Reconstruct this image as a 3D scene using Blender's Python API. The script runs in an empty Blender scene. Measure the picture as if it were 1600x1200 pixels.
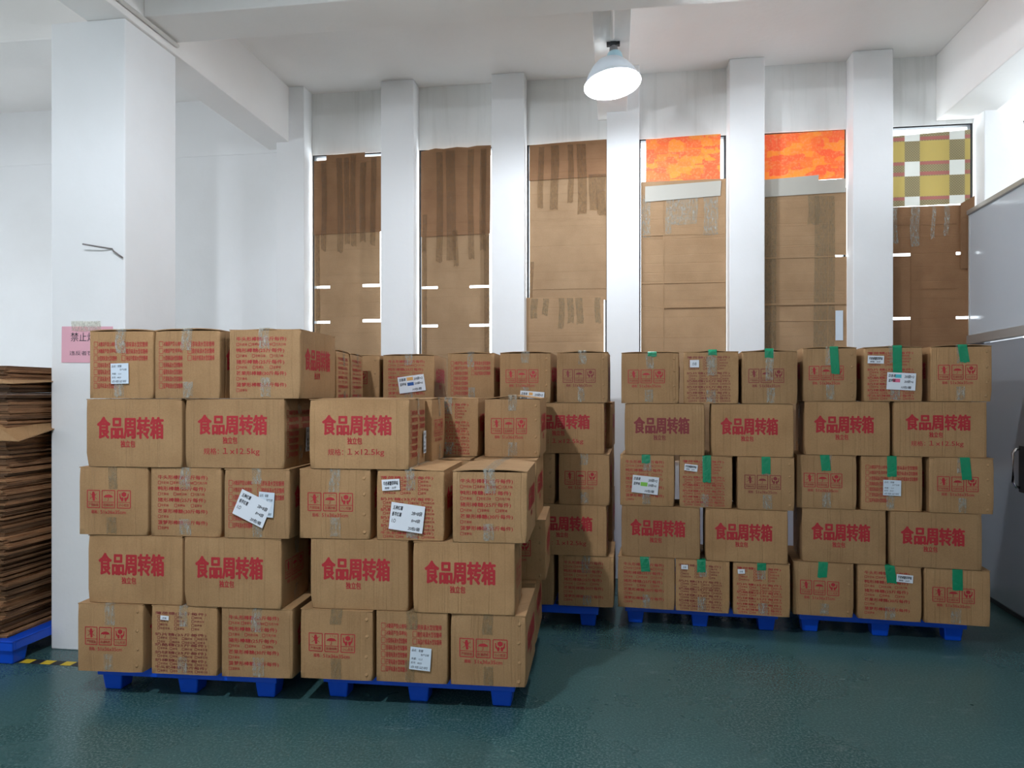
import bpy, bmesh, math, random
from mathutils import Vector, Matrix, noise as mnoise

# ------------------------------------------------------------------ camera, world, exposure
scene = bpy.context.scene
C = bpy.context.collection
R = math.radians
CAM_YAW = R(8.1)
cam_data = bpy.data.cameras.new('camera'); cam = bpy.data.objects.new('camera', cam_data); C.objects.link(cam)
cam.location = (0, 0, 1.58); cam.rotation_euler = (R(90), 0, CAM_YAW)
cam_data.sensor_width = 36.0; cam_data.lens = 36.0 * 1120.0 / 1600.0; cam_data.shift_y = 15.0 / 1600.0
cam_data.clip_start = 0.05
scene.camera = cam
world = bpy.data.worlds.new('sky'); scene.world = world; world.use_nodes = True
bg = world.node_tree.nodes['Background']; bg.inputs[0].default_value = (0.86, 0.93, 1.0, 1); bg.inputs[1].default_value = 6.0
vs = scene.view_settings
vs.view_transform = 'Standard'; vs.look = 'None'; vs.gamma = 1.0; vs.use_curve_mapping = False; vs.exposure = 0.6
LAMP_W = (88.0, 290.0)      # the lamp in view, the lamps behind the viewer
LAMP_COL = (0.84, 0.91, 1.0)

# ------------------------------------------------------------------ materials
def new_mat(name):
    m = bpy.data.materials.new(name); m.use_nodes = True
    nt = m.node_tree; b = nt.nodes['Principled BSDF']
    return m, nt, b
def N(nt, t, **kw):
    n = nt.nodes.new(t)
    for k, v in kw.items(): setattr(n, k, v)
    return n
def plain(name, col, rough=0.6, metal=0.0, spec=None):
    m, nt, b = new_mat(name)
    b.inputs['Base Color'].default_value = (*col, 1); b.inputs['Roughness'].default_value = rough; b.inputs['Metallic'].default_value = metal
    if spec is not None: b.inputs['Specular IOR Level'].default_value = spec
    return m
def ramp(nt, fac, stops):
    r = N(nt, 'ShaderNodeValToRGB'); e = r.color_ramp.elements
    while len(e) < len(stops): e.new(0.5)
    for el, (p, c) in zip(e, stops): el.position = p; el.color = (*c, 1)
    nt.links.new(fac, r.inputs[0]); return r.outputs[0]
def noise_tex(nt, vec, scale, detail=4, rough=0.55):
    n = N(nt, 'ShaderNodeTexNoise'); n.inputs['Scale'].default_value = scale; n.inputs['Detail'].default_value = detail; n.inputs['Roughness'].default_value = rough
    nt.links.new(vec, n.inputs['Vector']); return n.outputs[0]
def mapped(nt, vec, scale=(1, 1, 1)):
    m = N(nt, 'ShaderNodeMapping'); m.inputs['Scale'].default_value = scale; nt.links.new(vec, m.inputs[0]); return m.outputs[0]
def bump(nt, b, h, strength=0.2, dist=0.01):
    n = N(nt, 'ShaderNodeBump'); n.inputs['Strength'].default_value = strength; n.inputs['Distance'].default_value = dist
    nt.links.new(h, n.inputs['Height']); nt.links.new(n.outputs[0], b.inputs['Normal']); return n
def mixc(nt, fac, a, bb, mode='MIX'):
    n = N(nt, 'ShaderNodeMix', data_type='RGBA', blend_type=mode)
    if isinstance(fac, float): n.inputs[0].default_value = fac
    else: nt.links.new(fac, n.inputs[0])
    for k, v in ((6, a), (7, bb)):
        if isinstance(v, tuple): n.inputs[k].default_value = (*v, 1)
        else: nt.links.new(v, n.inputs[k])
    return n.outputs[2]

def wall_paint(name, col, dirt=(0.62, 0.60, 0.56), amount=0.5, streak=False):
    m, nt, b = new_mat(name)
    g = N(nt, 'ShaderNodeNewGeometry').outputs['Position']
    n1 = noise_tex(nt, g, 1.3, 5)
    f = ramp(nt, n1, [(0.42, (0, 0, 0)), (0.75, (amount,) * 3)])
    c = mixc(nt, f, col, dirt)
    if streak:
        n3 = noise_tex(nt, mapped(nt, g, (9, 9, 0.7)), 2.0, 3)
        f3 = ramp(nt, n3, [(0.5, (0, 0, 0)), (0.75, (0.28,) * 3)])
        c = mixc(nt, f3, c, (0.60, 0.60, 0.56))
    n4 = noise_tex(nt, g, 9.0, 6, 0.7)
    f4 = ramp(nt, n4, [(0.76, (0, 0, 0)), (0.80, (0.45,) * 3)])
    c = mixc(nt, f4, c, (0.42, 0.40, 0.38))
    nt.links.new(c, b.inputs['Base Color']); b.inputs['Roughness'].default_value = 0.75
    n2 = noise_tex(nt, g, 14, 5)
    bump(nt, b, n2, 0.25, 0.008)
    return m

def floor_paint():
    m, nt, b = new_mat('green_epoxy_floor')
    g = N(nt, 'ShaderNodeNewGeometry').outputs['Position']
    n1 = noise_tex(nt, g, 0.9, 5)
    c = ramp(nt, n1, [(0.3, (0.020, 0.066, 0.068)), (0.7, (0.033, 0.098, 0.098))])
    sp = noise_tex(nt, g, 85, 3, 0.75)
    f = ramp(nt, sp, [(0.46, (0, 0, 0)), (0.66, (0.9,) * 3)])
    c = mixc(nt, f, c, (0.105, 0.185, 0.182))
    sc = noise_tex(nt, mapped(nt, g, (1.6, 5, 1)), 2.1, 6, 0.65)
    f2 = ramp(nt, sc, [(0.60, (0, 0, 0)), (0.80, (0.35,) * 3)])
    c = mixc(nt, f2, c, (0.30, 0.34, 0.33))
    nt.links.new(c, b.inputs['Base Color'])
    rr = ramp(nt, n1, [(0.3, (0.20,) * 3), (0.7, (0.36,) * 3)])
    nt.links.new(rr, b.inputs['Roughness']); b.inputs['Specular IOR Level'].default_value = 0.45
    bump(nt, b, sp, 0.18, 0.002)
    return m

def cardboard(name, lo, hi, flute=1.0, axis='xy', trans=0.0, spread=(0.90, 1.08)):
    m, nt, b = new_mat(name)
    tc = N(nt, 'ShaderNodeTexCoord').outputs['Object']
    oi = N(nt, 'ShaderNodeObjectInfo')
    sx = N(nt, 'ShaderNodeSeparateXYZ'); nt.links.new(tc, sx.inputs[0])
    ad = N(nt, 'ShaderNodeMath', operation='ADD')
    if axis == 'xy': nt.links.new(sx.outputs[0], ad.inputs[0]); nt.links.new(sx.outputs[1], ad.inputs[1])
    else: nt.links.new(sx.outputs[2], ad.inputs[0]); ad.inputs[1].default_value = 0
    sh = N(nt, 'ShaderNodeMath', operation='ADD'); nt.links.new(ad.outputs[0], sh.inputs[0])
    mu = N(nt, 'ShaderNodeMath', operation='MULTIPLY'); nt.links.new(oi.outputs['Random'], mu.inputs[0]); mu.inputs[1].default_value = 37.0
    nt.links.new(mu.outputs[0], sh.inputs[1])
    # sparse long creases along the flutes
    nz = N(nt, 'ShaderNodeTexNoise', noise_dimensions='1D'); nz.inputs['Scale'].default_value = 13.0; nz.inputs['Detail'].default_value = 3
    nt.links.new(sh.outputs[0], nz.inputs['W'])
    cre = ramp(nt, nz.outputs[0], [(0.0, (1.0,) * 3), (0.488, (1,) * 3), (0.5, (0.0,) * 3), (0.512, (1,) * 3), (1.0, (1.0,) * 3)])
    si = N(nt, 'ShaderNodeMath', operation='SINE'); mf = N(nt, 'ShaderNodeMath', operation='MULTIPLY'); mf.inputs[1].default_value = 2 * math.pi / 0.0075
    nt.links.new(ad.outputs[0], mf.inputs[0]); nt.links.new(mf.outputs[0], si.inputs[0])
    off = N(nt, 'ShaderNodeVectorMath', operation='ADD'); cmb = N(nt, 'ShaderNodeCombineXYZ')
    nt.links.new(mu.outputs[0], cmb.inputs[0]); nt.links.new(tc, off.inputs[0]); nt.links.new(cmb.outputs[0], off.inputs[1])
    n1 = noise_tex(nt, off.outputs[0], 4.5, 5)
    c = ramp(nt, n1, [(0.25, lo), (0.75, hi)])
    nf = noise_tex(nt, off.outputs[0], 140, 3)
    f = ramp(nt, nf, [(0.35, (0.93,) * 3), (0.65, (1.04,) * 3)])
    c = mixc(nt, 1.0, c, f, 'MULTIPLY')
    tint = ramp(nt, oi.outputs['Random'], [(0, (spread[0],) * 3), (1, (spread[1], spread[1] * 0.975, spread[1] * 0.945))])
    c = mixc(nt, 1.0, c, tint, 'MULTIPLY')
    nt.links.new(c, b.inputs['Base Color']); b.inputs['Roughness'].default_value = 0.72; b.inputs['Specular IOR Level'].default_value = 0.3
    s1 = N(nt, 'ShaderNodeMath', operation='MULTIPLY'); nt.links.new(si.outputs[0], s1.inputs[0]); s1.inputs[1].default_value = 0.03 * flute
    s2 = N(nt, 'ShaderNodeMath', operation='ADD'); nt.links.new(s1.outputs[0], s2.inputs[0]); nt.links.new(cre, s2.inputs[1])
    s3 = N(nt, 'ShaderNodeMath', operation='ADD'); nt.links.new(s2.outputs[0], s3.inputs[0]); nt.links.new(n1, s3.inputs[1])
    bump(nt, b, s3.outputs[0], 0.45 * flute, 0.006)
    if trans:
        t = N(nt, 'ShaderNodeBsdfTranslucent'); nt.links.new(c, t.inputs[0]); mx = N(nt, 'ShaderNodeMixShader'); mx.inputs[0].default_value = trans
        out = nt.nodes['Material Output']; nt.links.new(b.outputs[0], mx.inputs[1]); nt.links.new(t.outputs[0], mx.inputs[2]); nt.links.new(mx.outputs[0], out.inputs[0])
    return m

def clear_tape(name, col, lo=0.10, hi=0.55, rough=0.16):
    m, nt, b = new_mat(name)
    tc = N(nt, 'ShaderNodeTexCoord').outputs['Object']
    oi = N(nt, 'ShaderNodeObjectInfo'); cmb = N(nt, 'ShaderNodeCombineXYZ')
    mu = N(nt, 'ShaderNodeMath', operation='MULTIPLY'); nt.links.new(oi.outputs['Random'], mu.inputs[0]); mu.inputs[1].default_value = 31.0
    nt.links.new(mu.outputs[0], cmb.inputs[0]); off = N(nt, 'ShaderNodeVectorMath', operation='ADD')
    nt.links.new(tc, off.inputs[0]); nt.links.new(cmb.outputs[0], off.inputs[1])
    n = noise_tex(nt, mapped(nt, off.outputs[0], (2.4, 2.4, 1)), 26, 6, 0.7)
    f = ramp(nt, n, [(0.42, (lo,) * 3), (0.66, (hi,) * 3)])
    b.inputs['Base Color'].default_value = (*col, 1); b.inputs['Roughness'].default_value = rough
    bump(nt, b, n, 1.0, 0.012)
    t = N(nt, 'ShaderNodeBsdfTransparent'); t.inputs[0].default_value = (0.93, 0.92, 0.86, 1)
    mx = N(nt, 'ShaderNodeMixShader'); out = nt.nodes['Material Output']
    nt.links.new(f, mx.inputs[0]); nt.links.new(t.outputs[0], mx.inputs[1]); nt.links.new(b.outputs[0], mx.inputs[2]); nt.links.new(mx.outputs[0], out.inputs[0])
    return m

def translucent_sheet(name, build, t_weight):
    m, nt, b = new_mat(name)
    c = build(nt)
    nt.links.new(c, b.inputs['Base Color']); b.inputs['Roughness'].default_value = 0.5
    t = N(nt, 'ShaderNodeBsdfTranslucent'); nt.links.new(c, t.inputs[0])
    mx = N(nt, 'ShaderNodeMixShader'); mx.inputs[0].default_value = t_weight; out = nt.nodes['Material Output']
    nt.links.new(b.outputs[0], mx.inputs[1]); nt.links.new(t.outputs[0], mx.inputs[2]); nt.links.new(mx.outputs[0], out.inputs[0])
    return m

def orange_build(nt):
    g = N(nt, 'ShaderNodeNewGeometry').outputs['Position']
    v = N(nt, 'ShaderNodeTexVoronoi', distance='CHEBYCHEV'); v.inputs['Scale'].default_value = 11; nt.links.new(mapped(nt, g, (1, 1, 1.8)), v.inputs['Vector'])
    sep = N(nt, 'ShaderNodeSeparateColor'); nt.links.new(v.outputs['Color'], sep.inputs[0])
    c1 = ramp(nt, sep.outputs[0], [(0.2, (0.97, 0.20, 0.07)), (0.55, (0.97, 0.27, 0.06)), (0.85, (0.98, 0.40, 0.06))])
    n = noise_tex(nt, g, 55, 5); f = ramp(nt, n, [(0.50, (0, 0, 0)), (0.66, (0.6,) * 3)])
    return mixc(nt, f, c1, (0.95, 0.44, 0.20))

def plaid_build(nt):
    g = N(nt, 'ShaderNodeNewGeometry').outputs['Position']
    s = N(nt, 'ShaderNodeSeparateXYZ'); nt.links.new(g, s.inputs[0])
    def band(out, period, offs, lo, hi):
        a = N(nt, 'ShaderNodeMath', operation='ADD'); nt.links.new(out, a.inputs[0]); a.inputs[1].default_value = offs
        p = N(nt, 'ShaderNodeMath', operation='DIVIDE'); nt.links.new(a.outputs[0], p.inputs[0]); p.inputs[1].default_value = period
        fr = N(nt, 'ShaderNodeMath', operation='FRACT'); nt.links.new(p.outputs[0], fr.inputs[0])
        gt = N(nt, 'ShaderNodeMath', operation='GREATER_THAN'); nt.links.new(fr.outputs[0], gt.inputs[0]); gt.inputs[1].default_value = lo
        lt = N(nt, 'ShaderNodeMath', operation='LESS_THAN'); nt.links.new(fr.outputs[0], lt.inputs[0]); lt.inputs[1].default_value = hi
        mm = N(nt, 'ShaderNodeMath', operation='MULTIPLY'); nt.links.new(gt.outputs[0], mm.inputs[0]); nt.links.new(lt.outputs[0], mm.inputs[1]); return mm.outputs[0]
    bx = band(s.outputs[0], 0.345, -2.157, 0.66, 1.0)     # vertical brown stripes
    bz = band(s.outputs[2], 0.29, -3.21, 0.58, 1.0)       # horizontal brown stripes
    rz = band(s.outputs[2], 0.29, -3.21, 0.60, 0.70); rz2 = band(s.outputs[2], 0.29, -3.21, 0.90, 0.99)
    ch = N(nt, 'ShaderNodeTexChecker'); ch.inputs['Scale'].default_value = 95; ch.inputs[1].default_value = (0.30, 0.24, 0.13, 1); ch.inputs[2].default_value = (0.44, 0.38, 0.22, 1)
    nt.links.new(mapped(nt, g, (1, 0.0, 1)), ch.inputs[0])
    c = mixc(nt, bx, (0.60, 0.48, 0.16), ch.outputs[0])
    brn = mixc(nt, rz, ch.outputs[0], (0.50, 0.20, 0.17)); brn = mixc(nt, rz2, brn, (0.50, 0.20, 0.17))
    both = mixc(nt, bx, brn, (0.80, 0.80, 0.76))
    return mixc(nt, bz, c, both)

M = {}
M['wall'] = wall_paint('white_wall_paint', (0.88, 0.88, 0.88), amount=0.2)
M['lintel'] = wall_paint('stained_wall_paint', (0.86, 0.86, 0.84), amount=0.35, streak=True)
M['ceiling'] = wall_paint('ceiling_paint', (0.92, 0.89, 0.86), (0.80, 0.76, 0.72), 0.3)
M['floor'] = floor_paint()
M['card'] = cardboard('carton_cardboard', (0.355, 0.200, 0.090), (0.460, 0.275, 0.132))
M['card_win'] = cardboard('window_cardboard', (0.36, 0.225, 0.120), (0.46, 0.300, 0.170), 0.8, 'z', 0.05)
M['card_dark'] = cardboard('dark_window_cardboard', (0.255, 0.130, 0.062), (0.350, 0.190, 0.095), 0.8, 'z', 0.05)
M['card_pile'] = cardboard('flattened_cardboard', (0.20, 0.095, 0.045), (0.42, 0.225, 0.110), 0.5, spread=(0.35, 1.15))  # wide tint range puts the dark gaps between sheets into the colour
M['red'] = plain('red_ink', (0.43, 0.018, 0.026), 0.6)
M['maroon'] = plain('maroon_ink', (0.235, 0.030, 0.032), 0.6)
M['tape'] = clear_tape('clear_packing_tape', (0.66, 0.66, 0.58))
M['tape_buff'] = clear_tape('buff_packing_tape', (0.40, 0.29, 0.17), 0.25, 0.6, 0.25)
M['tape_win'] = clear_tape('window_packing_tape', (0.25, 0.130, 0.063), 0.22, 0.52, 0.22)
gm, gnt, gb = new_mat('green_tape'); gb.inputs['Base Color'].default_value = (0.0, 0.24, 0.105, 1); gb.inputs['Roughness'].default_value = 0.3
bump(gnt, gb, noise_tex(gnt, N(gnt, 'ShaderNodeTexCoord').outputs['Object'], 45, 4), 0.7, 0.006); M['green'] = gm
M['paper'] = plain('white_paper', (0.78, 0.81, 0.86), 0.6)
M['grey_paper'] = plain('grey_paper', (0.50, 0.48, 0.42), 0.6)
M['label'] = plain('pale_blue_label', (0.66, 0.74, 0.82), 0.45)
M['pink'] = plain('pink_paper', (0.80, 0.42, 0.50), 0.65)
M['ink'] = plain('black_ink', (0.02, 0.02, 0.03), 0.6)
M['ink_grey'] = plain('grey_ink', (0.22, 0.25, 0.29), 0.6)
M['hl_orange'] = plain('orange_marker', (0.75, 0.40, 0.12), 0.6)
M['hl_blue'] = plain('blue_marker', (0.02, 0.10, 0.35), 0.6)
M['hl_cyan'] = plain('cyan_marker', (0.08, 0.50, 0.60), 0.6)
M['hl_pink'] = plain('pink_marker', (0.75, 0.14, 0.25), 0.6)
M['hl_green'] = plain('green_marker', (0.25, 0.60, 0.08), 0.6)
M['blue'] = plain('blue_plastic', (0.0, 0.075, 0.62), 0.38)
M['black_metal'] = plain('black_window_frame', (0.018, 0.020, 0.024), 0.45)
M['alu'] = plain('brushed_aluminium', (0.50, 0.48, 0.45), 0.42, 0.7)
M['steel'] = plain('polished_steel', (0.42, 0.44, 0.47), 0.16, 0.85)
M['panel'] = plain('grey_coated_panel', (0.50, 0.54, 0.58), 0.18, 0.0, 0.6)
M['panel_shaded'] = plain('grey_coated_panel_shaded', (0.36, 0.39, 0.43), 0.15, 0.25, 0.6)  # same coating as the upper panel, the lower part's shade put into the colour
M['chrome'] = plain('chrome', (0.75, 0.75, 0.75), 0.12, 1.0)
M['dark'] = plain('dark_plastic', (0.015, 0.015, 0.017), 0.5)
M['conduit'] = plain('white_plastic', (0.74, 0.72, 0.68), 0.5)
M['wire'] = plain('rusty_wire', (0.22, 0.20, 0.19), 0.5, 0.6)
M['yellow'] = plain('yellow_tape', (0.72, 0.50, 0.02), 0.5)
M['shade'] = plain('lamp_shade_aluminium', (0.62, 0.64, 0.66), 0.32, 0.45)
_sm, _snt, _sb = new_mat('prismatic_reflector'); _sb.inputs['Base Color'].default_value = (0.62, 0.66, 0.70, 1); _sb.inputs['Roughness'].default_value = 0.35
_st = N(_snt, 'ShaderNodeBsdfTranslucent'); _st.inputs[0].default_value = (0.80, 0.93, 1.0, 1); _sx = N(_snt, 'ShaderNodeMixShader'); _sx.inputs[0].default_value = 0.003
_snt.links.new(_sb.outputs[0], _sx.inputs[1]); _snt.links.new(_st.outputs[0], _sx.inputs[2]); _snt.links.new(_sx.outputs[0], _snt.nodes['Material Output'].inputs[0]); M['shade'] = _sm
M['lampneck'] = plain('pale_blue_housing', (0.45, 0.66, 0.74), 0.35)
M['socket'] = plain('grey_socket', (0.22, 0.21, 0.21), 0.5)
bm_, bnt, bb_ = new_mat('lit_bulb'); bb_.inputs['Emission Color'].default_value = (0.85, 0.95, 1, 1); bb_.inputs['Emission Strength'].default_value = 12.0; M['bulb'] = bm_
gl, gnt2, gb2 = new_mat('window_glass')
tr = N(gnt2, 'ShaderNodeBsdfTransparent'); tr.inputs[0].default_value = (0.95, 0.97, 0.97, 1); gg = N(gnt2, 'ShaderNodeBsdfGlossy'); gg.inputs['Roughness'].default_value = 0.03
mx = N(gnt2, 'ShaderNodeMixShader'); mx.inputs[0].default_value = 0.06
gnt2.links.new(tr.outputs[0], mx.inputs[1]); gnt2.links.new(gg.outputs[0], mx.inputs[2]); gnt2.links.new(mx.outputs[0], gnt2.nodes['Material Output'].inputs[0]); M['glass'] = gl
M['orange'] = translucent_sheet('orange_plastic_sheet', orange_build, 0.20)
M['plaid'] = translucent_sheet('woven_plaid_sheet', plaid_build, 0.22)

# ------------------------------------------------------------------ mesh helpers
def link(name, mesh, mat=None, parent=None):
    o = bpy.data.objects.new(name, mesh); C.objects.link(o)
    if mat is not None and mesh is not None and not mesh.materials: mesh.materials.append(mat)
    if parent is not None: o.parent = parent
    return o
def tag(o, label=None, cat=None, group=None, kind=None):
    if label: o['label'] = label
    if cat: o['category'] = cat
    if group: o['group'] = group
    if kind: o['kind'] = kind
    return o
def empty(name, loc=(0, 0, 0), rz=0.0):
    o = bpy.data.objects.new(name, None); C.objects.link(o); o.location = loc; o.rotation_euler = (0, 0, rz); o.empty_display_size = 0.05; return o
def bm_box(bm, x0, x1, y0, y1, z0, z1):
    v = [bm.verts.new((x, y, z)) for z in (z0, z1) for y in (y0, y1) for x in (x0, x1)]
    for f in ((0, 2, 3, 1), (4, 5, 7, 6), (0, 1, 5, 4), (2, 6, 7, 3), (0, 4, 6, 2), (1, 3, 7, 5)): bm.faces.new([v[i] for i in f])
    return v
def to_mesh(bm, name='mesh', smooth=False, bevel=0.0, seg=2, recalc=True):
    if recalc: bmesh.ops.recalc_face_normals(bm, faces=bm.faces)
    if bevel: bmesh.ops.bevel(bm, geom=list(bm.edges), offset=bevel, segments=seg, affect='EDGES', profile=0.5)
    me = bpy.data.meshes.new(name); bm.to_mesh(me); bm.free()
    if smooth:
        for p in me.polygons: p.use_smooth = True
    return me
def boxes_mesh(lst, bevel=0.0):
    bm = bmesh.new()
    for b in lst: bm_box(bm, *b)
    return to_mesh(bm, bevel=bevel)
def struct(name, boxes, mat, bevel=0.0):
    return tag(link(name, boxes_mesh(boxes, bevel), M[mat]), kind='structure')
def prism(polys, y0, y1):
    """flat polygons given as (x, z) outlines, thickened along y"""
    bm = bmesh.new()
    for pts in polys:
        a = [bm.verts.new((x, y0, z)) for x, z in pts]; b = [bm.verts.new((x, y1, z)) for x, z in pts]
        bm.faces.new(a); bm.faces.new(b[::-1]); n = len(pts)
        for i in range(n): bm.faces.new((a[i], b[i], b[(i + 1) % n], a[(i + 1) % n]))
    return to_mesh(bm)
def rect(x0, x1, z0, z1): return [(x0, z0), (x1, z0), (x1, z1), (x0, z1)]
def lathe(profile, seg=40, smooth=True, cap=False):
    bm = bmesh.new(); rings = []
    for r, z in profile: rings.append([bm.verts.new((r * math.cos(2 * math.pi * i / seg), r * math.sin(2 * math.pi * i / seg), z)) for i in range(seg)])
    for a, b in zip(rings, rings[1:]):
        for i in range(seg): bm.faces.new((a[i], a[(i + 1) % seg], b[(i + 1) % seg], b[i]))
    if cap: bm.faces.new(rings[0][::-1]); bm.faces.new(rings[-1])
    return to_mesh(bm, smooth=smooth)
def tube(path, r, seg=10):
    bm = bmesh.new(); rings = []; n = len(path); P = [Vector(p) for p in path]
    for i, p in enumerate(P):
        d = (P[min(i + 1, n - 1)] - P[max(i - 1, 0)]).normalized(); q = d.to_track_quat('Z', 'Y')
        rings.append([bm.verts.new(p + q @ Vector((r * math.cos(2 * math.pi * k / seg), r * math.sin(2 * math.pi * k / seg), 0))) for k in range(seg)])
    for a, b in zip(rings, rings[1:]):
        for k in range(seg): bm.faces.new((a[k], a[(k + 1) % seg], b[(k + 1) % seg], b[k]))
    bm.faces.new(rings[0][::-1]); bm.faces.new(rings[-1])
    return to_mesh(bm, smooth=True)

# ------------------------------------------------------------------ room
CEIL = 4.37; YP = 6.17; YW = 6.35; HEAD = 3.80; SILL = 1.0; XL, XR, YB = -7.5, 6.6, -6.5
struct('floor', [(XL, XR, YB, YW + 0.3, -0.1, 0.0)], 'floor')
struct('ceiling', [(XL, XR, YB, YW + 0.3, CEIL, CEIL + 0.15)], 'ceiling')
pill = [(-3.05, -2.783), (-2.061, -1.76), (-1.059, -0.77), (-0.062, 0.213), (0.954, 1.235), (1.928, 2.235), (2.914, 3.20), (3.92, 4.20)]
bays = [(a[1], b[0]) for a, b in zip(pill, pill[1:])]
struct('wall_back', [(XL, pill[0][0], YW, YW + 0.24, 0, 3.84), (XL, pill[0][0], YW - 0.006, YW + 0.24, 3.84, CEIL), (pill[-1][1], XR, YW, YW + 0.24, 0, CEIL)]
       + [(a, b, YW, YW + 0.24, 0, SILL) for a, b in bays] + [(p[0], p[1], YW - 0.01, YW + 0.24, 0, CEIL) for p in pill], 'wall')
struct('trim_lintels', [(a, b, YW, YW + 0.24, HEAD, CEIL) for a, b in bays], 'lintel')
for p in pill: struct('pillar', [(p[0], p[1], YP, YW, 0, CEIL)], 'wall', 0.006)
ly0, ly1, lz0, lz1 = 2.4, 4.8, 1.5, 3.0        # unseen window added to the left wall to brighten the ceiling
struct('wall_left', [(XL - 0.2, XL, YB, ly0, 0, CEIL), (XL - 0.2, XL, ly1, YW + 0.3, 0, CEIL), (XL - 0.2, XL, ly0, ly1, 0, lz0), (XL - 0.2, XL, ly0, ly1, lz1, CEIL)], 'wall')
ld = bpy.data.lights.new('daylight_portal', 'AREA'); ld.shape = 'RECTANGLE'; ld.size = ly1 - ly0; ld.size_y = lz1 - lz0; ld.cycles.is_portal = True
lo = bpy.data.objects.new('daylight_portal', ld); C.objects.link(lo); lo.location = (XL - 0.05, (ly0 + ly1) / 2, (lz0 + lz1) / 2); lo.rotation_euler = (R(90), 0, R(-90))
ry0, ry1, rz0, rz1 = 2.6, 6.0, 1.2, 3.75       # side window beyond the partition
struct('wall_right', [(XR, XR + 0.2, YB, ry0, 0, CEIL), (XR, XR + 0.2, ry1, YW + 0.3, 0, CEIL), (XR, XR + 0.2, ry0, ry1, 0, rz0), (XR, XR + 0.2, ry0, ry1, rz1, CEIL)], 'wall')
ld = bpy.data.lights.new('daylight_portal', 'AREA'); ld.shape = 'RECTANGLE'; ld.size = ry1 - ry0; ld.size_y = rz1 - rz0; ld.cycles.is_portal = True
lo = bpy.data.objects.new('daylight_portal', ld); C.objects.link(lo); lo.location = (XR + 0.05, (ry0 + ry1) / 2, (rz0 + rz1) / 2); lo.rotation_euler = (R(90), 0, R(90))
# wall behind the camera, with two wide daylight openings
wz0, wz1 = 1.0, 3.6; ops = [(-6.6, -5.8), (-3.0, -2.4)]
struct('wall_front', [(XL, XR, YB - 0.2, YB, 0, wz0), (XL, XR, YB - 0.2, YB, wz1, CEIL), (XL, ops[0][0], YB - 0.2, YB, wz0, wz1), (ops[0][1], ops[1][0], YB - 0.2, YB, wz0, wz1), (ops[1][1], XR, YB - 0.2, YB, wz0, wz1)], 'wall')
for i, (a, b) in enumerate(ops):
    ld = bpy.data.lights.new('daylight_portal', 'AREA'); ld.shape = 'RECTANGLE'; ld.size = b - a; ld.size_y = wz1 - wz0; ld.cycles.is_portal = True
    lo = bpy.data.objects.new('daylight_portal', ld); C.objects.link(lo); lo.location = ((a + b) / 2, YB - 0.05, (wz0 + wz1) / 2); lo.rotation_euler = (R(90), 0, 0)
ld = bpy.data.lights.new('daylight_portal', 'AREA'); ld.shape = 'RECTANGLE'; ld.size = 0.72; ld.size_y = HEAD - SILL; ld.cycles.is_portal = True
lo = bpy.data.objects.new('daylight_portal', ld); C.objects.link(lo); lo.location = (3.56, YW + 0.1, (HEAD + SILL) / 2); lo.rotation_euler = (R(-90), 0, 0)
# column and beams
struct('column', [(-3.45, -2.95, 3.99, 4.505, 0, 3.87)], 'wall', 0.008)
struct('beam', [(-3.21, -2.93, YB, YW, 3.87, CEIL)], 'ceiling', 0.006)
struct('beam', [(-0.14, 0.11, YB, YW, 3.98, CEIL)], 'ceiling', 0.006)
struct('beam', [(2.63, 3.01, YB, YW, 3.83, CEIL)], 'ceiling', 0.006)
struct('beam', [(-2.93, 2.63, 4.14, 4.48, 3.95, CEIL)], 'ceiling', 0.006)
struct('beam', [(XL, -3.21, 4.14, 4.48, 3.86, CEIL)], 'ceiling', 0.006)

# windows
for i, (a, b) in enumerate(bays):
    w = tag(empty('window_%d' % (i + 1), ((a + b) / 2, YW + 0.035, SILL)), kind='structure')
    hw = (b - a) / 2; hh = HEAD - SILL; t = 0.018
    f = link('window_frame', boxes_mesh([(-hw, -hw + t, -0.025, 0.025, 0, hh), (hw - t, hw, -0.025, 0.025, 0, hh), (-hw + t, hw - t, -0.025, 0.025, 0, t), (-hw + t, hw - t, -0.025, 0.025, hh - 0.012, hh)]), M['black_metal'], w)
    link('pane', boxes_mesh([(-hw + t, hw - t, -0.003, 0.003, t, hh - 0.012)]), M['glass'], w)

rnd = random.Random(7)
def strip_mesh(w, h, seed, n=10):
    """a creased tape strip in the xz plane facing -y, ragged at its lower end"""
    rr = random.Random(seed); bm = bmesh.new(); rows = []
    for j in range(n + 1):
        z = h * j / n; row = []
        for i in range(4):
            x = w * (i / 3 - 0.5) + rr.uniform(-1, 1) * 0.0012
            row.append(bm.verts.new((x + 0.006 * math.sin(j * 0.4 + seed), -rr.uniform(0.0004, 0.0022), z + (rr.uniform(-0.012, 0.012) if j == 0 else 0))))
        rows.append(row)
    for a, b in zip(rows, rows[1:]):
        for i in range(3): bm.faces.new((a[i], a[i + 1], b[i + 1], b[i]))
    return to_mesh(bm, smooth=True, recalc=False)
def panel(name, polys, y, label, cat, mat, strips=(), thick=0.005, strip_mat='tape_win', seed=0, folds=()):
    x0 = min(p[0] for q in polys for p in q); z0 = min(p[1] for q in polys for p in q)
    t = tag(empty(name, (x0, y, z0)), label, cat, 'sheets covering the windows')
    link('sheet', prism([[(px - x0, pz - z0) for px, pz in q] for q in polys], 0.0, thick), M[mat], t)
    for (fx0, fx1, fz0, fz1, fd) in folds:      # raised fold ridges
        link('fold_ridge', boxes_mesh([(fx0 - x0, fx1 - x0, -fd, 0.001, fz0 - z0, fz1 - z0)], 0.0015), M[mat], t)
    for k, (sx, za, zb, w) in enumerate(strips):
        s = link('tape_strip', strip_mesh(w, zb - za, seed * 31 + k), M[strip_mat], t); s.location = (sx - x0, -0.003, za - z0)
    return t
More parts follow.
